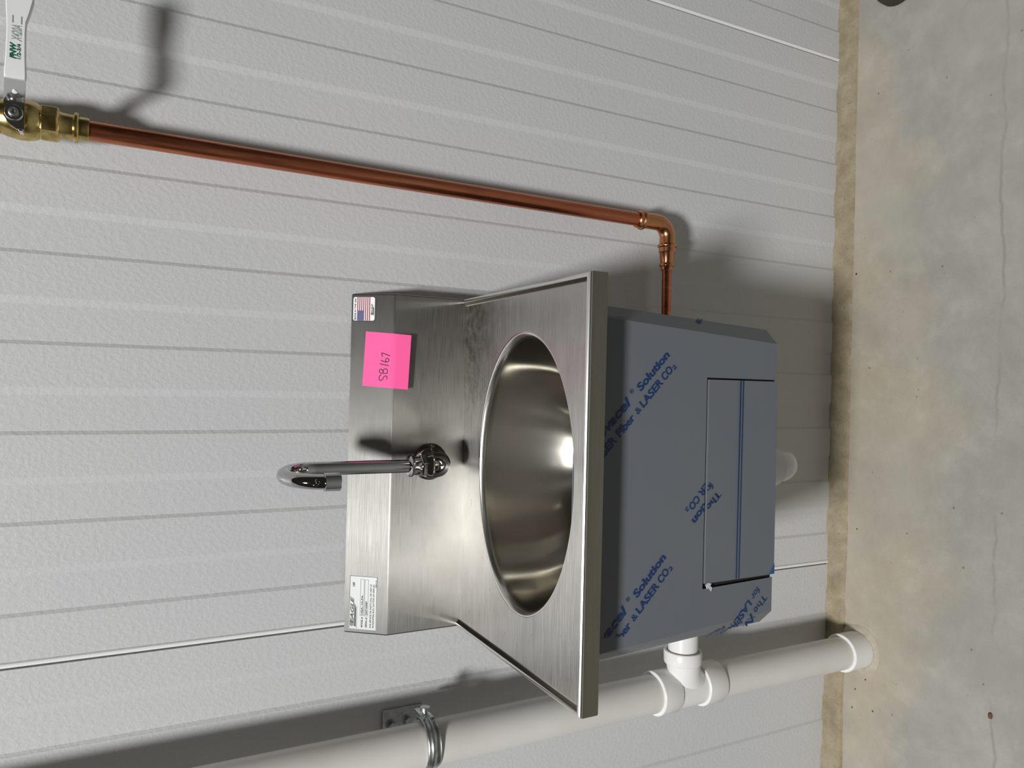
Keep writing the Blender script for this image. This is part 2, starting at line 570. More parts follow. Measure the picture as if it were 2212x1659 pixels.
obj('rim_apron', bm, [st_dim, st_line], sink, smooth=True, angle=28)

# bowl with rolled lip
bprof = [(1.0, DZ), (.990, DZ-.0003), (.980, DZ-.0012), (.970, DZ-.0028), (.961, DZ-.0052), (.955, DZ-.0090), (.952, DZ-.016), (.948, DZ-.030), (.936, DZ-.055), (.915, DZ-.078), (.87, DZ-.100), (.80, DZ-.120), (.70, DZ-.136), (.55, DZ-.147), (.38, DZ-.152), (.22, DZ-.154)]
bm = B()
def ripple(k, z_):      # faint ripple shaped into the bowl wall to streak its reflections
    a = 2*PI*k/NE
    wt = max(0.0, min(1.0, (DZ-.012-z_)/.05))
    return 1+wt*(.0016*math.sin(13*a+1)+.0013*math.sin(19*a+2.2)+.0008*math.sin(31*a+.5))
rg = [[bm.verts.new(ell(s_*ripple(k, z_), z_, k)) for k in range(NE)] for s_, z_ in bprof]
for a, b in zip(rg, rg[1:]):
    for k in range(NE):
        j = (k+1) % NE
        f_ = bm.faces.new((a[k], a[j], b[j], b[k]))
        if a is rg[0] or a is rg[1] or a is rg[2] or a is rg[3] or a is rg[4]: f_.material_index = 1
c0 = bm.verts.new(P(BX, BY, DZ-.154))
for k in range(NE): bm.faces.new((rg[-1][k], rg[-1][(k+1) % NE], c0))
bowl = obj('bowl', bm, [st_bowl, st_line], sink, angle=70)
sm = bowl.modifiers.new('thickness', 'SOLIDIFY'); sm.thickness = .0012; sm.offset = -1
bm = B()
add_lathe(bm, P(BX, BY, DZ-.1535), (0, 0, 1), [(0, .030), (.0015, .030), (.002, .027), (.0008, .020), (.0004, .0)], 32)
obj('drain_strainer', bm, chrome, bowl)

# skirt in blue-grey protective film, 45 degree front corners
SY = -.340
def xr(z): return .1947+(.1770-.1947)*(-.0502-z)/(.3144-.0502)*1.0
def xl(z): return -.1875+(-.1705+.1875)*(-.0522-z)/(.3172-.0522)
ZT, ZBt = -.006, -.3155
CH = .0195
HX0, HX1, HZ = -.1225, .1282, -.1975          # hatch
bm = B()
def strip(a, b):
    """quad between two vertical lines given as (x at top, x at bottom, y at top, y at bottom)"""
    f = [bm.verts.new(P(a[0], a[2], ZT)), bm.verts.new(P(a[1], a[3], ZBt)), bm.verts.new(P(b[1], b[3], ZBt)), bm.verts.new(P(b[0], b[2], ZT))]
    bm.faces.new(f)
xrt, xrb, xlt, xlb = xr(ZT), xr(ZBt), xl(ZT), xl(ZBt)
cz = .020
yb = -.002
# front face with the hatch notch cut out
def q4(pts): bm.faces.new([bm.verts.new(P(x, y, z)) for x, y, z in pts])
q4([(xlt, SY, ZT), (xl(HZ), SY, HZ), (xr(HZ), SY, HZ), (xrt, SY, ZT)])
q4([(xl(HZ), SY, HZ), (xlb, SY, ZBt), (HX0-.0040, SY, ZBt), (HX0-.0075, SY, HZ)])
q4([(HX1+.002, SY, HZ), (HX1+.0018, SY, ZBt), (xrb, SY, ZBt), (xr(HZ), SY, HZ)])
# chamfers and sides
q4([(xrt, SY, ZT), (xrb, SY, ZBt), (xrb+CH, SY+CH, ZBt), (xrt+CH*.8, SY+CH, ZT)])
q4([(xrt+CH*.8, SY+CH, ZT), (xrb+CH, SY+CH, ZBt), (xrb+CH, yb, ZBt), (xrt+CH*.8, yb, ZT)])
q4([(xlt, SY, ZT), (xlb, SY, ZBt), (xlb-CH, SY+CH, ZBt), (xlt-CH*.8, SY+CH, ZT)])
q4([(xlt-CH*.8, SY+CH, ZT), (xlb-CH, SY+CH, ZBt), (xlb-CH, yb, ZBt), (xlt-CH*.8, yb, ZT)])
bmesh.ops.remove_doubles(bm, verts=bm.verts, dist=.00005)
skirt = obj('skirt', bm, film, sink, smooth=False)
so = skirt.modifiers.new('thickness', 'SOLIDIFY'); so.thickness = .0013; so.offset = -1
# hatch flap and a near-black sheet standing in for the shaded opening
bm = B()
add_box(bm, P(HX0-.011, SY+.004, ZBt-.0003), P(HX1+.006, SY+.0055, HZ+.004))
obj('hatch_shade_sheet', bm, darkm, sink, smooth=False)
bm = B()
f1 = [(HX0+.0005, SY-.0022, ZBt-.0012), (HX1-.0002, SY-.0010, ZBt-.0012), (HX1-.0002, SY-.0006, HZ-.0022), (HX0-.0010, SY-.0012, HZ-.0022)]
va = [bm.verts.new(P(*q)) for q in f1]
vb = [bm.verts.new(P(q[0], q[1]+.003, q[2])) for q in f1]
bm.faces.new(va); bm.faces.new(list(reversed(vb)))
for i in range(4): bm.faces.new((va[i], va[(i+1) % 4], vb[(i+1) % 4], vb[i]))
hatch = obj('access_flap', bm, film, sink, smooth=False, bevel=.0005)
# double blue line, blue corner tape, scrap of torn film
bm = B()
for zz in (-.2502, -.2547):
    rect2(bm, HX0+.0005, zz-.0007, HX1-.0004, zz+.0007)
map_bm(bm, lambda c: P(c.x, SY-.0026, c.y))
flat_obj('printed_line', bm, ink, hatch, (0, -1, 0))
bm = B()
bm.faces.new([bm.verts.new(V(c)) for c in (P(HX0+.0012, SY-.0029, ZBt-.0010), P(HX0+.0150, SY-.0029, ZBt-.0010), P(HX0+.0014, SY-.0029, ZBt+.0082))])
flat_obj('corner_tape', bm, tri, hatch, (0, -1, 0))
bm = B()
pts = [(-.1245, -.2010), (-.1300, -.2035), (-.1285, -.2060), (-.1335, -.2100), (-.1290, -.2115), (-.1262, -.2080), (-.1240, -.2105), (-.1225, -.2050)]
bm.faces.new([bm.verts.new(P(a, SY-.0008, b)) for a, b in pts])
r_ = bmesh.ops.extrude_face_region(bm, geom=bm.faces[:])
for e in r_['geom']:
    if isinstance(e, bmesh.types.BMVert): e.co.y -= .0012
obj('torn_film', bm, torn, skirt, smooth=False)

# printing on the film: local text frame (u along the line, v up)
AU = math.radians(-43.5)
eu = V((math.cos(AU), math.sin(AU))); ev = V((-eu.y, eu.x))
def film_text(bmt):
    h = .0100
    text_fit(bmt, 'Solution', -.0650, -.0045, -.0006, h, .034)
    text_fit(bmt, '\u00ae', -.0765, -.0710, .0064, h*.55, .0)
    text_fit(bmt, 'Novacel', -.1610, -.0830, -.0006, h*1.15, .026, .25)
    text_fit(bmt, 'The', -.1920, -.1660, -.0006, h, .004)
    text_fit(bmt, '2', -.0125, -.0065, -.0180, h*.55, .014)
    text_fit(bmt, 'CO', -.0315, -.0135, -.0170, h, .024)
    text_fit(bmt, 'LASER', -.0758, -.0345, -.0170, h, .024)
    text_fit(bmt, '&', -.0870, -.0790, -.0170, h*.85, .0)
    text_fit(bmt, 'Fiber', -.1225, -.0925, -.0170, h, .024)
    text_fit(bmt, 'LASER', -.1700, -.1275, -.0170, h, .024)
    text_fit(bmt, 'for', -.1915, -.1755, -.0170, h, .004)
def stamp(end, rot180, clips, name, parent, dy=0.0, fold=None):
    t = B(); film_text(t)
    s_ = -1 if rot180 else 1
    map_bm(t, lambda c: V((end[0]+s_*(eu.x*c.x+ev.x*c.y), 0, end[1]+s_*(eu.y*c.x+ev.y*c.y))))
    for co, no in clips: clip(t, V((co[0], 0, co[1])), V((no[0], 0, no[1])))
    if fold is None: map_bm(t, lambda c: P(c.x, SY-.0006-dy, c.z))
    else: map_bm(t, fold)
    if len(t.faces): return flat_obj(name, t, ink, parent, (0, -1, 0))
    t.free()
base_clip = [((0, -.012), (0, 1)), ((0, ZBt+.0005), (0, -1))]
crR = ((xr(-.18)-.0006, -.18), (1, .067)); crL = ((xl(-.18)+.0006, -.18), (-1, .064))
endA = (.1585, -.1405); endB = (-.0825, -.1420)
stamp(endA, False, base_clip+[crR, crL], 'film_print', skirt)
stamp(endB, False, base_clip+[crR, crL], 'film_print', skirt)
endC = (-.0477, -.1746)
stamp(endC, True, base_clip+[crR, crL, ((0, HZ+.0008), (0, -1))], 'film_print', skirt)
# turned copy on the flap: starts with 'The'
endD = (-.1490, -.0833)
stamp(endD, True, [((0, HZ-.0016), (0, 1)), ((0, ZBt), (0, -1)), ((HX0+.001, 0), (-1, 0))], 'film_print', hatch, dy=.0022)
endE = (-.2863, -.1690)
stamp(endE, True, base_clip+[crR, crL, ((HX0-.008, 0), (1, 0))], 'film_print', skirt)
def foldL(c):
    d_ = xl(c.z)-c.x
    return P(xl(c.z)-d_*.7071-.0005, SY+d_*.7071-.0005, c.z)
stamp(endE, True, base_clip+[((xl(-.18), -.18), (1, -.064)), ((xl(-.18)-CH*1.38, -.18), (-1, .064))], 'film_print', skirt, fold=foldL)
def foldR(c):
    d_ = c.x-xr(c.z)
    return P(xr(c.z)+d_*.68+.0005, SY+d_*.7071-.0005, c.z)
stamp((.2010, -.1860), True, base_clip+[((xr(-.18), -.18), (-1, -.067)), ((xr(-.18)+CH*1.3, -.18), (1, .067)), ((0, -.16), (0, 1))], 'film_print', skirt, fold=foldR)

# ---- stickers on the slanted face: local frame u = +X, s = down the slope
sl = V((0, -YC, ZC-ZB)).normalized()
sn = V((0, -(ZB-ZC), YC)).normalized()
def SLP(u, s, off=.0004): return P(0, 0, 0)+V((u, 0, ZB))+sl*s+sn*off
def on_slant(bm_, u0, s0, off=.0004, rot=0.0):
    c_, s_ = math.cos(rot), math.sin(rot)
    map_bm(bm_, lambda c: SLP(u0+c.x*c_-c.y*s_, s0-(c.x*s_+c.y*c_), off))
# flag sticker (36.5 x 36 mm)
fu, fs, fr = .1992, .0380, 0.0
bm = B(); rrect2(bm, 0, 0, .0370, .0358, .0040)
r_ = bmesh.ops.extrude_face_region(bm, geom=bm.faces[:])
for e in r_['geom']:
    if isinstance(e, bmesh.types.BMVert): e.co.z = .0002
def on_slant3(bm_, u0, s0, base=.0012):
    map_bm(bm_, lambda c: SLP(u0+c.x, s0-c.y, base+c.z))
on_slant3(bm, fu, fs, .0001)
flag = obj('flag_sticker', bm, black, sink, smooth=False)
flag['label'] = 'white sticker with the striped flag and black border'
bm = B(); rrect2(bm, .0019, .0019, .0351, .0339, .0028); on_slant(bm, fu, fs, .0005)
flat_obj('sticker_face', bm, white, flag, sn)
bm = B()
fy0, fy1 = .0088, .0280
st_ = (fy1-fy0)/13
for k in range(0, 13, 2):
    top_ = fy1-k*st_
    rect2(bm, (.0160 if k < 7 else .0020), top_-st_, .0350, top_)
on_slant(bm, fu, fs, .0007)
flat_obj('flag_stripes', bm, redm, flag, sn)
bm = B(); rect2(bm, .0020, fy1-7*st_, .0160, fy1); on_slant(bm, fu, fs, .0008)
flat_obj('flag_canton', bm, navy, flag, sn)
bm = B()
for r in range(9):
    for c_ in range(6 if r % 2 == 0 else 5):
        cx = .0032+c_*.00232+(0 if r % 2 == 0 else .00116); cyy = fy1-.0009-r*.00112
        rr = .00042
        bm.faces.new([bm.verts.new((cx+rr*(1 if q % 2 == 0 else .45)*math.sin(2*PI*q/10), cyy+rr*(1 if q % 2 == 0 else .45)*math.cos(2*PI*q/10), 0)) for q in range(10)])
on_slant(bm, fu, fs, .0009)
flat_obj('flag_stars', bm, white, flag, sn)
def eagle_logo(bm_, u, v, wd, ht):
    """slanted word over a swept black bar"""
    text_fit(bm_, 'EAGLE', u+wd*.10, u+wd, v+ht*.42, ht*.56, .03, .35)
    for a, b in ((0.0, .26), (.60, .95)):
        pass
    bars = [(0.0, .0, .62, .30, .18), (0.02, .42, .14, .55, .05), (.0, .66, .13, .80, .05), (.02, .88, .16, 1.0, .05)]
    for x0_, y0_, x1_, y1_, sh in bars:
        pts_ = [(u+wd*x0_, v+ht*y0_), (u+wd*x1_, v+ht*y0_), (u+wd*(x1_+sh), v+ht*y1_), (u+wd*(x0_+.02), v+ht*y1_)]
        bm_.faces.new([bm_.verts.new((a, b, 0)) for a, b in pts_])
bm = B(); text_fit(bm, 'MADE IN THE USA', .0030, .0335, .0298, .0023, .03); on_slant(bm, fu, fs, .0008)
flat_obj('sticker_lettering', bm, black, flag, sn)
bm = B(); eagle_logo(bm, .0095, .0030, .0160, .0044); on_slant(bm, fu, fs, .0008)
flat_obj('sticker_logo', bm, black, flag, sn)

# silver rating label (74 x 41 mm)
lu, ls = -.2330, .0500
bm = B(); rect2(bm, 0, 0, .0750, .0416)
r_ = bmesh.ops.extrude_face_region(bm, geom=bm.faces[:])
for e in r_['geom']:
    if isinstance(e, bmesh.types.BMVert): e.co.z = .0002
on_slant3(bm, lu, ls, .0001)
rate = obj('rating_label', bm, silver, sink, smooth=False)
rate['label'] = 'silver rating plate sticker with black print'
bm = B()
for a in ((.0005, .0405, .0745, .0411), (.0005, .0005, .0745, .0011), (.0739, .0005, .0745, .0411)): rect2(bm, *a)
for y_ in (.0195, .0132):      # two entry boxes
    for a in ((.0190, y_+.0050, .0700, y_+.0053), (.0190, y_, .0700, y_+.0003), (.0190, y_, .0193, y_+.0053), (.0697, y_, .0700, y_+.0053)): rect2(bm, *a)
rect2(bm, .0010, .0296, .0330, .0299)
eagle_logo(bm, .0030, .0308, .0420, .0088)
text_fit(bm, 'NSF', .0595, .0655, .0335, .0030, .04)
text_fit(bm, 'MODEL #', .0030, .0170, .0208, .0026, .03)
text_fit(bm, 'HSA-10-FA', .0205, .0480, .0208, .0026, .03)
text_fit(bm, 'SERIAL #', .0030, .0170, .0145, .0026, .03)
text_fit(bm, '2207120087', .0205, .0400, .0145, .0026, .03)
text_fit(bm, 'FOR SERVICE OR PARTS CALL OR VISIT US', .0030, .0640, .0083, .0023, .02)
text_fit(bm, '100 INDUSTRIAL BLVD. CLAYTON, DE 19938 USA', .0030, .0640, .0042, .0023, .02)
text_fit(bm, 'REV A', .0600, .0700, .0014, .0016, .02)
on_slant(bm, lu, ls, .0006)
flat_obj('label_print', bm, black, rate, sn)

# ================================================================ STICKY NOTE
note = thing('sticky_note', 'bright pink square note stuck over the backsplash edge, handwritten SB 167', 'note', SLP(.147, .022, .0008))
# it lies on the slope and then hangs free below the fold of the steel
c00 = (.1095, .0204); c10 = (.1859, .0239)           # top-left, top-right in (u, s)
ud = V((c10[0]-c00[0], c10[1]-c00[1]))
sd = V((.1053-.1095, .0887-.0204))
NL = 14
def note_pt(a, b, off):
    u_ = c00[0]+ud.x*a+sd.x*b
    s_ = c00[1]+ud.y*a+sd.y*b
    lift = .0006+off
    p_ = SLP(u_, s_, lift)
    if s_ > .0646:                                       # past the bend it droops a little
        t = (s_-.0646)
        p_ = p_+V((0, .30*t, -.06*t))
    return p_
bm = B()
for off in (0, .0002):
    grid = [[bm.verts.new(note_pt(i/8, j/NL, off)) for i in range(9)] for j in range(NL+1)]
    for j in range(NL):
        for i in range(8):
            bm.faces.new((grid[j][i], grid[j][i+1], grid[j+1][i+1], grid[j+1][i]))
obj('paper', bm, pink, note)
strokes = [[(690, 1160), (668, 1172), (661, 1192), (664, 1214), (680, 1228), (697, 1222), (709, 1204), (718, 1184), (736, 1174), (752, 1182), (757, 1200), (752, 1214)],
           [(676, 1140), (712, 1142), (754, 1144)],
           [(676, 1140), (666, 1122), (667, 1104), (680, 1094), (696, 1100), (707, 1116), (712, 1134)],
           [(708, 1130), (716, 1102), (732, 1090), (750, 1094), (761, 1108), (762, 1126), (754, 1144)],
           [(670, 1028), (700, 1036), (776, 1052)],
           [(682, 990), (712, 1000), (744, 1010), (766, 1006), (778, 992), (776, 976), (762, 966), (746, 972), (740, 988), (744, 1008)],
           [(704, 946), (696, 924), (693, 902), (730, 912), (794, 938)]]
# crop pixels to note coordinates (a across, b down)
def cr(px, py):
    X, Y = 700+px/5.53, 600+py/5.53
    a0, b0 = V((783, 833)), V((791, 716))
    # bilinear inverse by the near-affine map
    e_a = V((791-783, 716-833)); e_b = V((883-783, 842-833))
    d = V((X, Y))-a0
    det = e_a.x*e_b.y-e_a.y*e_b.x
    return ((d.x*e_b.y-d.y*e_b.x)/det, (e_a.x*d.y-e_a.y*d.x)/det)
bm = B()
for s_ in strokes:
    pts = [cr(*q) for q in s_]
    fine_ = []
    for i in range(len(pts)-1):
        p0_, p1_, p2_, p3_ = [V(pts[min(max(i+q, 0), len(pts)-1)]) for q in (-1, 0, 1, 2)]
        for k in range(4):
            t = k/4
            fine_.append(.5*((2*p1_)+(p2_-p0_)*t+(2*p0_-5*p1_+4*p2_-p3_)*t*t+(3*p1_-p0_-3*p2_+p3_)*t**3))
    fine_.append(V(pts[-1]))
    ribbon(bm, [(q.x, q.y) for q in fine_], .0170)
map_bm(bm, lambda c: note_pt(c.x, c.y, .0005))
flat_obj('handwriting', bm, pen, note, sn)

# ================================================================ FAUCET
fx = .003
fauc = thing('gooseneck_faucet', 'chrome gooseneck faucet mounted on the sink backsplash', 'faucet', P(fx, -YC, .044))
zf, yf = .0465, -.088
bm = B()
add_lathe(bm, P(fx, -YC+.0005, zf), (0, -1, 0), [(0, .0262), (.002, .0262), (.0045, .0250), (.0080, .0225), (.0130, .0200), (.0140, .0185), (.0150, .0170), (.024, .0155)], 48)
obj('wall_flange', bm, chrome, fauc, angle=50)
bm = B()      # elbow body: comes out of the wall and turns up
add_tube(bm, [P(fx, -YC-.016, zf), P(fx, -YC-.026, zf)]+arc(P(fx, -YC-.028, zf+.020), .020, -PI/2, 0, (0, -1, 0), (0, 0, 1), 10)+[P(fx, yf, .072)],
         [.0150, .0165]+[.0175]*11+[.0155], 36)
obj('body', bm, chrome, fauc, angle=50)
bm = B()      # round front cap
add_lathe(bm, P(fx, -YC-.038, zf+.003), (0, -1, -.35), [(0, .0125), (.008, .0125), (.0095, .0115), (.0095, .0085), (.0085, .0080), (.0085, .0045), (.0105, .0040), (.0108, 0)], 36)
obj('front_cap', bm, chrome, fauc, angle=40)
bm = B()
add_lathe(bm, P(fx, yf, .0690), (0, 0, 1), [(0, .0150), (.0015, .0160), (.0095, .0160), (.011, .0150)], 6, phase=.26)
obj('hex_nut', bm, chrome, fauc, smooth=False, bevel=.0008)
bm = B()
add_lathe(bm, P(fx, yf, .0795), (0, 0, 1), [(0, .0125), (.0100, .0125), (.0105, .0135), (.0125, .0148), (.0145, .0148), (.0160, .0130), (.0168, .0100)], 40)
obj('collar', bm, chrome, fauc, angle=40)
R = .0430
ztop = .2232
ux = V((-.07, -1, 0)).normalized()
bm = B()
add_tube(bm, [P(fx, yf, .090), P(fx, yf, .14), P(fx, yf, .19), P(fx, yf, ztop-.004)]+arc(P(fx, yf, ztop)+ux*R, R, PI, 0, ux, (0, 0, 1), 22), .0088, 32)
obj('spout', bm, chrome, fauc, angle=60)
tip = P(fx, yf, ztop+.0068)+ux*2*R
bm = B()
add_lathe(bm, tip, (0, 0, -1), [(0, .0092), (.0006, .0108), (.0185, .0108), (.0192, .0100), (.0192, .0085), (.0175, .0080), (.0175, 0)], 36)
obj('aerator', bm, chrome, fauc, angle=40)

# ================================================================ COPPER SUPPLY LINE
cx_, cyp = .3945, -.0430
cop = thing('copper_supply_pipe', 'thick copper water pipe running down the wall and turning in behind the sink skirt', 'pipe', (cx_, cyp, H0-.37))
zt, ze, zh = .484, -.315, -.372
R1 = .01115
bm = B(); add_tube(bm, [P(cx_+.0045, cyp, zt), P(cx_+.002, cyp, .1), P(cx_, cyp, ze)], R1, 32)
obj('riser_pipe', bm, copper, cop)
er = .020
bm = B()
add_tube(bm, [P(cx_, cyp, ze+.004), P(cx_, cyp, zh+er+.012)]+arc(P(cx_-er-.004, cyp, zh+er+.004), er+.004, 0, -PI/2, (1, 0, 0), (0, 0, 1), 12)+[P(cx_-er-.018, cyp, zh)], .0132, 32)
elb = obj('elbow', bm, copfit, cop)
bm = B()
add_lathe(bm, P(cx_, cyp, ze-.006), (0, 0, 1), [(0, .0135), (.0005, .0140), (.0015, .0160), (.0035, .0166), (.0055, .0160), (.0070, .0140), (.013, .0138), (.0145, .0125)], 36)
obj('press_ring', bm, copfit, elb)
bm = B()
add_lathe(bm, P(cx_-er-.014, cyp, zh), (-1, 0, 0), [(0, .0135), (.0015, .0160), (.0035, .0166), (.0055, .0160), (.0070, .0142), (.014, .0140), (.0155, .0128), (.030, .0112), (.033, .0105)], 36)
red_ = obj('reducer', bm, copfit, cop)
bm = B()
add_lathe(bm, P(cx_-er-.047, cyp, zh), (-1, 0, 0), [(0, .0105), (.001, .0125), (.003, .0130), (.005, .0125), (.006, .0104), (.0115, .0102), (.0125, .0090)], 36)
obj('press_ring', bm, copfit, red_)
bm = B()
add_tube(bm, [P(cx_-er-.045, cyp, zh), P(.10, cyp, zh-.0025)]+arc(P(.10, cyp, zh+.0275), .03, -PI/2, -PI, (1, 0, 0), (0, 0, 1), 10)+[P(.07, cyp, -.16), P(.07, cyp, -.03)], .0079, 28)
obj('branch_pipe', bm, copper, cop)
bm = B()      # a dark cable-like smear of flux on the elbow
add_tube(bm, arc(P(cx_-.010, cyp, zh+.0135), .0142, -.9, .15, (1, 0, 0), (0, -1, 0), 6), .0016, 8)
obj('dark_mark', bm, darkm, elb)

# ================================================================ BALL VALVE
vx, vz = cx_+.0050, .5470
val = thing('ball_valve', 'brass ball valve with white coated lever on top of the copper pipe', 'valve', (vx, cyp, H0+vz))
bm = B()
add_lathe(bm, P(vx, cyp, .480), (0, 0, 1), [(0, .0128), (.002, .0132), (.010, .0132), (.0105, .0160), (.0120, .0172), (.0145, .0172), (.0160, .0150), (.0165, .0140), (.027, .0145), (.030, .0160), (.0305, .0175)], 40)
obj('lower_socket', bm, brass, val, angle=35)
bm = B()
add_lathe(bm, P(vx, cyp, .5095), (0, 0, 1), [(0, .0185), (.002, .0205), (.017, .0205), (.019, .0190)], 8, phase=.2)
obj('hex_end', bm, brass, val, smooth=False, bevel=.0008)
bm = B()
add_lathe(bm, P(vx, cyp, .5275), (0, 0, 1), [(0, .0180), (.004, .0205), (.012, .0225), (.022, .0225), (.032, .0205), (.038, .0185)], 40)
add_lathe(bm, P(vx, cyp, .5655), (0, 0, 1), [(0, .0200), (.016, .0200)], 8, phase=.2)
add_lathe(bm, P(vx, cyp, .5810), (0, 0, 1), [(0, .0140), (.012, .0140), (.0125, .0170), (.0165, .0170), (.018, .0132), (.030, .0132)], 40)
obj('valve_body', bm, brass, val, angle=35)
bm = B(); add_tube(bm, [P(vx+.004, cyp, .600), P(vx+.006, cyp, 1.2)], R1, 28)
obj('upper_pipe', bm, copper, val)
yh = -.0880
yg = -.1160
bm = B()
add_lathe(bm, P(.3935, cyp-.015, .5480), (0, -1, 0), [(0, .0105), (.012, .0105), (.012, .0080), (.0300, .0080)], 28)
obj('stem', bm, brass, val)
# lever: strap with an angled shoulder piece round the stem and a coated grip
def slab(pts, t):
    a = [bm.verts.new(P(*q)) for q in pts]
    b = [bm.verts.new(P(q[0], q[1]+t, q[2])) for q in pts]
    bm.faces.new(a); bm.faces.new(list(reversed(b)))
    for i in range(len(a)): bm.faces.new((a[i], a[(i+1) % len(a)], b[(i+1) % len(b)], b[i]))
lx, lz, lg, hw = .3925, .5485, .5450, .0094        # stem axis, its height, grip height, half width
bm = B()
slab([(lx-.0165, yh, lz-hw), (lx+.0125, yh, lz-hw), (lx+.0125, yh, lz+hw), (lx-.004, yh, lz+hw), (lx-.0125, yh, lz+hw-.006), (lx-.0165, yh, lz+hw-.012)], .0024)
lp = [(lx+.0125, yh, lz), (lx+.028, yg, lg), (lx+.040, yg, lg)]
for (xa, ya, za), (xb, yb_, zb_) in zip(lp, lp[1:]):
    q_ = [bm.verts.new(P(x_, y_+t_, z_+s_)) for x_, y_, z_ in ((xa, ya, za), (xb, yb_, zb_)) for t_ in (0, .0024) for s_ in (-hw, hw)]
    for f_ in ((0, 1, 3, 2), (4, 6, 7, 5), (0, 4, 5, 1), (2, 3, 7, 6), (0, 2, 6, 4), (1, 5, 7, 3)):
        bm.faces.new([q_[k_] for k_ in f_])
lev = obj('lever', bm, nickel, val, smooth=False)
lev['label'] = 'shiny plated steel strap of the lever'
bm = B()     # bent stop tab at the end of the strap
add_box(bm, P(lx-.0185, yh-.001, lz-hw+.001), P(lx-.0160, yh+.014, lz+hw-.014))
obj('stop_tab', bm, nickel, lev, smooth=False, bevel=.0005)
bm = B()
add_lathe(bm, P(lx, yh+.0005, lz), (0, -1, 0), [(0, .0086), (.0025, .0086), (.0035, .0080), (.0035, .0058), (.0022, .0054)], 36)
obj('stem_nut', bm, nickel, lev, angle=40)
bm = B()
add_lathe(bm, P(lx, yh+.0005, lz), (0, -1, 0), [(0, .0050), (.0055, .0048), (.0060, .0038), (.0060, .0020), (.0040, .0018), (.0040, 0)], 28)
obj('stem_end', bm, zinc, lev, angle=40)
bm = B()
add_lathe(bm, P(lx+.0190, yh-.0120, lz-.0016), (-.87, -.48, 0), [(0, .0024), (.0008, .0024), (.0010, .0016), (.0010, 0)], 20)
obj('rivet', bm, bead, lev)
bm = B()     # coated grip, flaring towards its end
secs = [(lx+.027, .0094, .0094, .0032), (lx+.031, .0098, .0098, .0042), (lx+.050, .0088, .0090, .0045), (lx+.075, .0084, .0086, .0045), (lx+.086, .0086, .0090, .0045), (lx+.096, .0094, .0118, .0045), (lx+.110, .0098, .0150, .0045), (lx+.128, .0098, .0150, .0045), (lx+.136, .0085, .0125, .0040)]
rings = []
for x_, zu_, zl_, th in secs:
    rings.append([bm.verts.new(P(x_, yg+.0012+a*th, lg+(zu_ if b > 0 else zl_)*b)) for a, b in ((-1, -.93), (-.6, -1), (.6, -1), (1, -.93), (1, .93), (.6, 1), (-.6, 1), (-1, .93))])
for a, b in zip(rings, rings[1:]):
    for k in range(8): bm.faces.new((a[k], a[(k+1) % 8], b[(k+1) % 8], b[k]))
bm.faces.new(rings[0]); bm.faces.new(list(reversed(rings[-1])))
grip = obj('grip', bm, vinyl, val, bevel=.0005, angle=40)
grip['label'] = 'white coated lever grip with green print'
bm = B()
text_fit(bm, 'FNW', 0, .0166, .0000, .0050, .06, .15)
text_fit(bm, '1/2-3/4', .0004, .0160, -.0042, .0032, .03)
map_bm(bm, lambda c: P(.4391+c.x, yg-.0037, lg-.0002+c.y))
flat_obj('grip_print', bm, green, grip, (0, -1, 0))
bm = B()
text_fit(bm, 'X420A', 0, .0166, -.0044, .0086, .02, .3)
for a in ((.0182, .0028, .0262, .0036), (.0182, -.0048, .0262, -.0040)): rect2(bm, *a)
map_bm(bm, lambda c: P(.4575+c.x, yg-.0037, lg-.0002+c.y))
flat_obj('grip_print', bm, greenl, grip, (0, -1, 0))

# ================================================================ PVC DRAIN STACK
px_, py_ = -.3835, -.0715
stack = thing('drain_stack', 'white plastic drain pipe standing at the left of the sink with side branch', 'pipe', (px_, py_, 0))
bm = B(); add_tube(bm, [P(px_-.008, py_, 1.6), P(px_-.0035, py_, .1), P(px_, py_, -.36)], .0302, 48)
obj('upper_pipe', bm, pvc, stack)
bm = B(); add_tube(bm, [P(px_, py_, -.46), P(px_+.0010, py_, -.8435)], .0302, 48)
obj('lower_pipe', bm, pvc, stack)
def hub(z_hi, z_lo, r=.0352):
    return [(0, .0302), (.0003, r-.0012), (.0012, r), ((z_hi-z_lo)-.004, r-.0004), ((z_hi-z_lo)-.001, r-.0020), ((z_hi-z_lo), .0312)]
bm = B()
add_lathe(bm, P(px_, py_, -.3405), (0, 0, -1), hub(-.3405, -.380), 56)
add_lathe(bm, P(px_, py_, -.378), (0, 0, -1), [(0, .0312), (.062, .0312)], 56, cap=False)
add_lathe(bm, P(px_, py_, -.4345), (0, 0, -1), hub(-.4345, -.4765), 56)
tee = obj('sanitary_tee', bm, pvcw, stack, angle=30)
# side branch: leaves the tee to the right with a sweep, ends in a hub
bz, by = -.392, -.083
bm = B()
add_tube(bm, [P(px_+.006, py_-.004, -.424), P(px_+.018, py_-.006, -.408), P(px_+.030, by, -.396), P(px_+.042, by, bz-.002), P(px_+.052, by, bz)], [.0240, .0262, .0272, .0275, .0275], 40)
obj('tee_branch', bm, pvcw, tee)
bm = B()
add_lathe(bm, P(px_+.046, by, bz), (1, 0, 0), [(0, .0275), (.0015, .0300), (.004, .0308), (.0205, .0312), (.0220, .0304), (.0220, .0268), (.018, .0262)], 48)
obj('branch_hub', bm, pvcw, tee, angle=35)
bm = B()   # floor coupling and the sleeve it sits in
add_lathe(bm, P(px_+.001, py_, -.7905), (0, 0, -1), [(0, .0302), (.0003, .0345), (.0012, .0354), (.044, .0352), (.0527, .0352)], 56)
obj('floor_coupling', bm, pvcw, stack, angle=30)

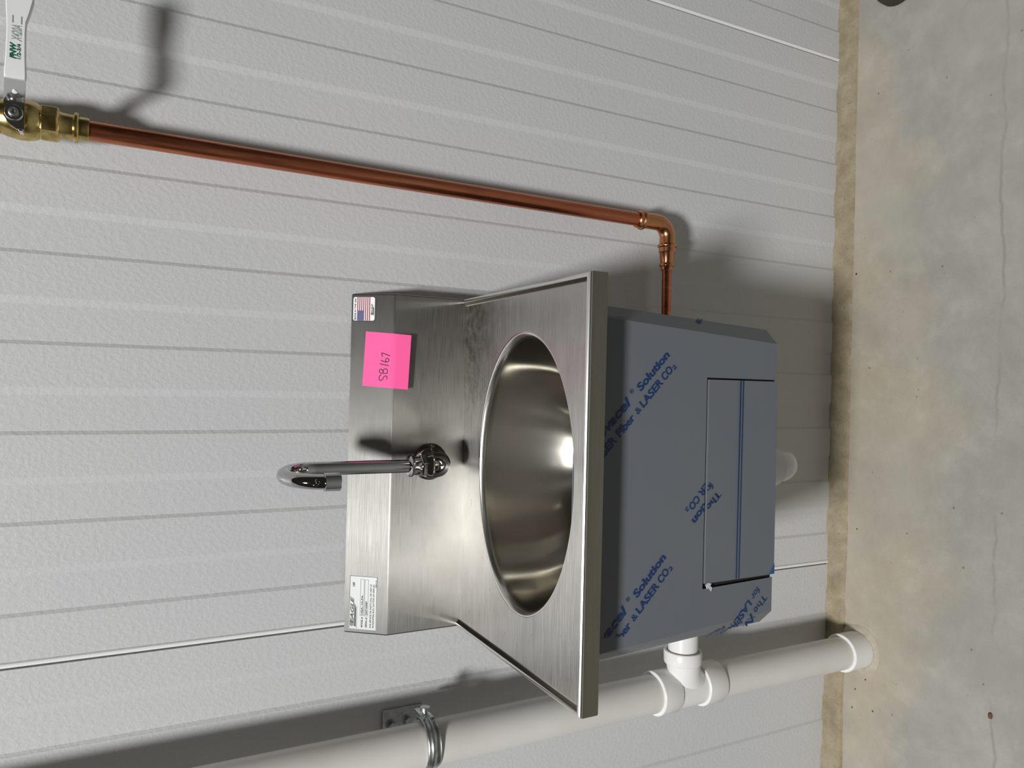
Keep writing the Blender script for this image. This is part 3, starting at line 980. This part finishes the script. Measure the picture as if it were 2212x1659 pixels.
bm = B()   # broken-edged grout collar in the slab round the pipe
rg = []
for rr, zz in ((.0356, .007), (.0380, .0055), (.0415, .003), (.0460, .0004)):
    rg.append([])
    for k in range(64):
        a = 2*PI*k/64
        nn_ = noise.noise(V((math.cos(a)*3, math.sin(a)*3, rr*60)))
        r3 = rr+.0035*nn_*(1 if rr > .037 else 0)
        rg[-1].append(bm.verts.new((px_+.001+r3*math.cos(a), py_+r3*math.sin(a), max(0.0002, zz*(.8+.5*nn_)))))
for a, b in zip(rg, rg[1:]):
    for k in range(64): bm.faces.new((a[k], b[k], b[(k+1) % 64], a[(k+1) % 64]))
cl_ = obj('grout_collar', bm, con, stack)

# ================================================================ TRAP UNDER THE SINK
trap = thing('drain_trap', 'white plastic drain trap under the skirt joining the sink to the side branch', 'trap', P(0, -.2, -.49))
tx = .0020
tr = .0245
# tailpiece from the bowl, return bend, and arm that turns left along the wall
ty0, ty1 = -.222, -.142
tz = -.440
bm = B()
add_tube(bm, [P(BX, ty0, -.160), P(tx, ty0, -.20), P(tx, ty0, tz+.03)], .0195, 32)
obj('tailpiece', bm, pvcw, trap)
bm = B()
add_tube(bm, [P(tx, ty0, tz+.022)]+arc(P(tx, (ty0+ty1)/2, tz), (ty1-ty0)/2, PI, 2*PI, (0, 1, 0), (0, 0, 1), 18)+[P(tx, ty1, tz+.022)], tr, 40)
obj('return_bend', bm, pvcw, trap)
for yy in (ty0, ty1):
    bm = B(); add_lathe(bm, P(tx, yy, tz+.002), (0, 0, 1), [(0, .0250), (.001, .0295), (.026, .0300), (.027, .0250)], 40)
    obj('slip_nut', bm, pvcw, trap, angle=35)
bm = B()
bx1 = px_+.046+.012
add_tube(bm, [P(tx, ty1, tz+.02)]+arc(P(tx-.028, ty1, bz-.028), .028, 0, PI/2, (1, 0, 0), (0, 0, 1), 10)+[P(tx-.06, ty1+.01, bz), P(tx-.13, by-.004, bz), P(tx-.16, by, bz), P(bx1, by, bz)], .0243, 36)
obj('trap_arm', bm, pvcw, trap)

# ================================================================ PIPE CLAMP
clampo = thing('pipe_clamp', 'zinc-plated bracket and strap holding the white drain pipe to the wall', 'clamp', P(px_, -.02, .06))
bm = B()
slab([(px_-.052, -.0045, .028), (px_+.0235, -.0045, .034), (px_+.0235, -.0045, .0955), (px_-.052, -.0045, .0955)], .0045)
plate = obj('mounting_plate', bm, zinc, clampo, smooth=False, bevel=.0015)
for (bx_, bz_) in ((px_+.0010, .083), (px_+.0040, .0580), (px_-.045, .083)):
    bm = B()
    add_lathe(bm, P(bx_, -.0045, bz_), (0, -1, 0), [(0, .0075), (.0014, .0075), (.0018, .0068)], 28)
    add_lathe(bm, P(bx_, -.0062, bz_), (0, -1, 0), [(0, .0062), (.0045, .0062), (.0055, .0050)], 6)
    obj('bolt', bm, zinc, plate, smooth=False)
zc_ = .0530
# strap: ribbed band round the pipe
def band(r_in, pr_, a0, a1, n=44):
    bmm = B(); rgs = []
    for i in range(n+1):
        a = a0+(a1-a0)*i/n
        rgs.append([bmm.verts.new(P(px_-.0005+(r_in+d)*math.cos(a), py_+(r_in+d)*math.sin(a), zc_+h_*.78)) for d, h_ in pr_])
    m_ = len(pr_)
    for a, b in zip(rgs, rgs[1:]):
        for k in range(m_): bmm.faces.new((a[k], a[(k+1) % m_], b[(k+1) % m_], b[k]))
    bmm.faces.new(rgs[0]); bmm.faces.new(list(reversed(rgs[-1])))
    return bmm
prs = [(.0003, -.0125), (.0032, -.0120), (.0040, -.0105), (.0030, -.0085), (.0028, -.0040), (.0052, -.0015), (.0060, .0020), (.0052, .0055), (.0030, .0080), (.0030, .0095), (.0038, .0110), (.0030, .0125), (.0003, .0125)]
obj('strap', band(.0304, prs, math.radians(35), math.radians(-215)), zinc, clampo, angle=50)
# ears where the strap is bolted to the plate on the near side
for sgn in (1, -1):
    bm = B()
    cxx = px_+sgn*.0335
    add_box(bm, P(cxx-.0017, -.076, zc_-.008), P(cxx+.0017, -.040, zc_+.008))
    ear = obj('strap_ear', bm, zinc, clampo, smooth=False, bevel=.0008)
    bm = B()
    add_lathe(bm, P(cxx-sgn*.004, -.062, zc_), (sgn, 0, 0), [(0, .0035), (.010, .0035), (.010, .0068), (.015, .0068), (.0155, .0055)], 24)
    obj('bolt', bm, zinc, ear, angle=35)

# ================================================================ LOOSE BITS ON THE FLOOR
def chip(name, x, y, r, mat, label, cat, group=None, sq=(1, .7, .45)):
    b = B()
    bmesh.ops.create_icosphere(b, subdivisions=2, radius=1)
    for q in b.verts:
        k = 1+.28*noise.noise(q.co*1.7+V((x*40, y*40, 0)))
        q.co = V((q.co.x*r*sq[0]*k, q.co.y*r*sq[1]*k, q.co.z*r*sq[2]*k))
    zmin = min(q.co.z for q in b.verts)
    for q in b.verts: q.co = V((q.co.x+x, q.co.y+y, q.co.z-zmin))
    return tag(obj(name, b, mat), label, cat, group)
chip('pebble', -.411, -.322, .0052, chipm, 'small brown pebble lying alone on the bare concrete floor', 'pebble')
for x, y in ((.332, -.0455), (.560, -.046)):
    pass
chip('grit_crumb', .3520, -.0475, .0024, rubber, 'tiny dark crumb by the tan strip right of the sink shadow', 'crumb')
for x, y, lab in [(-.436, -.088, 'tiny dark grit crumb on the floor closest to the drain pipe foot'),
                  (-.462, -.066, 'tiny dark grit crumb by the tan strip, second from the drain pipe foot'),
                  (-.500, -.060, 'tiny dark grit crumb touching the tan strip near the lower photo edge'),
                  (-.490, -.105, 'tiny dark grit crumb out on the slab, farthest from the wall'),
                  (-.150, -.062, 'tiny dark grit crumb on the floor between the sink skirt and the drain pipe')]:
    chip('grit_crumb', x, y, .0017, rubber, lab, 'crumb', 'grit crumbs on the slab')

# dark rounded foot of something standing just past the upper edge of the photograph
foot = thing('rubber_foot', 'dark rubber foot barely showing at the edge of the photo on the concrete', 'foot', (.893, -.128, 0))
bm = B()
add_lathe(bm, (.893, -.128, 0), (0, 0, 1), [(0, .040), (.004, .043), (.022, .041), (.030, .034), (.032, 0)], 32)
obj('pad', bm, rubber, foot, angle=40)
bm = B(); add_tube(bm, [(.893, -.128, .028), (.893, -.128, .30)], .014, 20)
obj('leg_post', bm, zinc, foot)
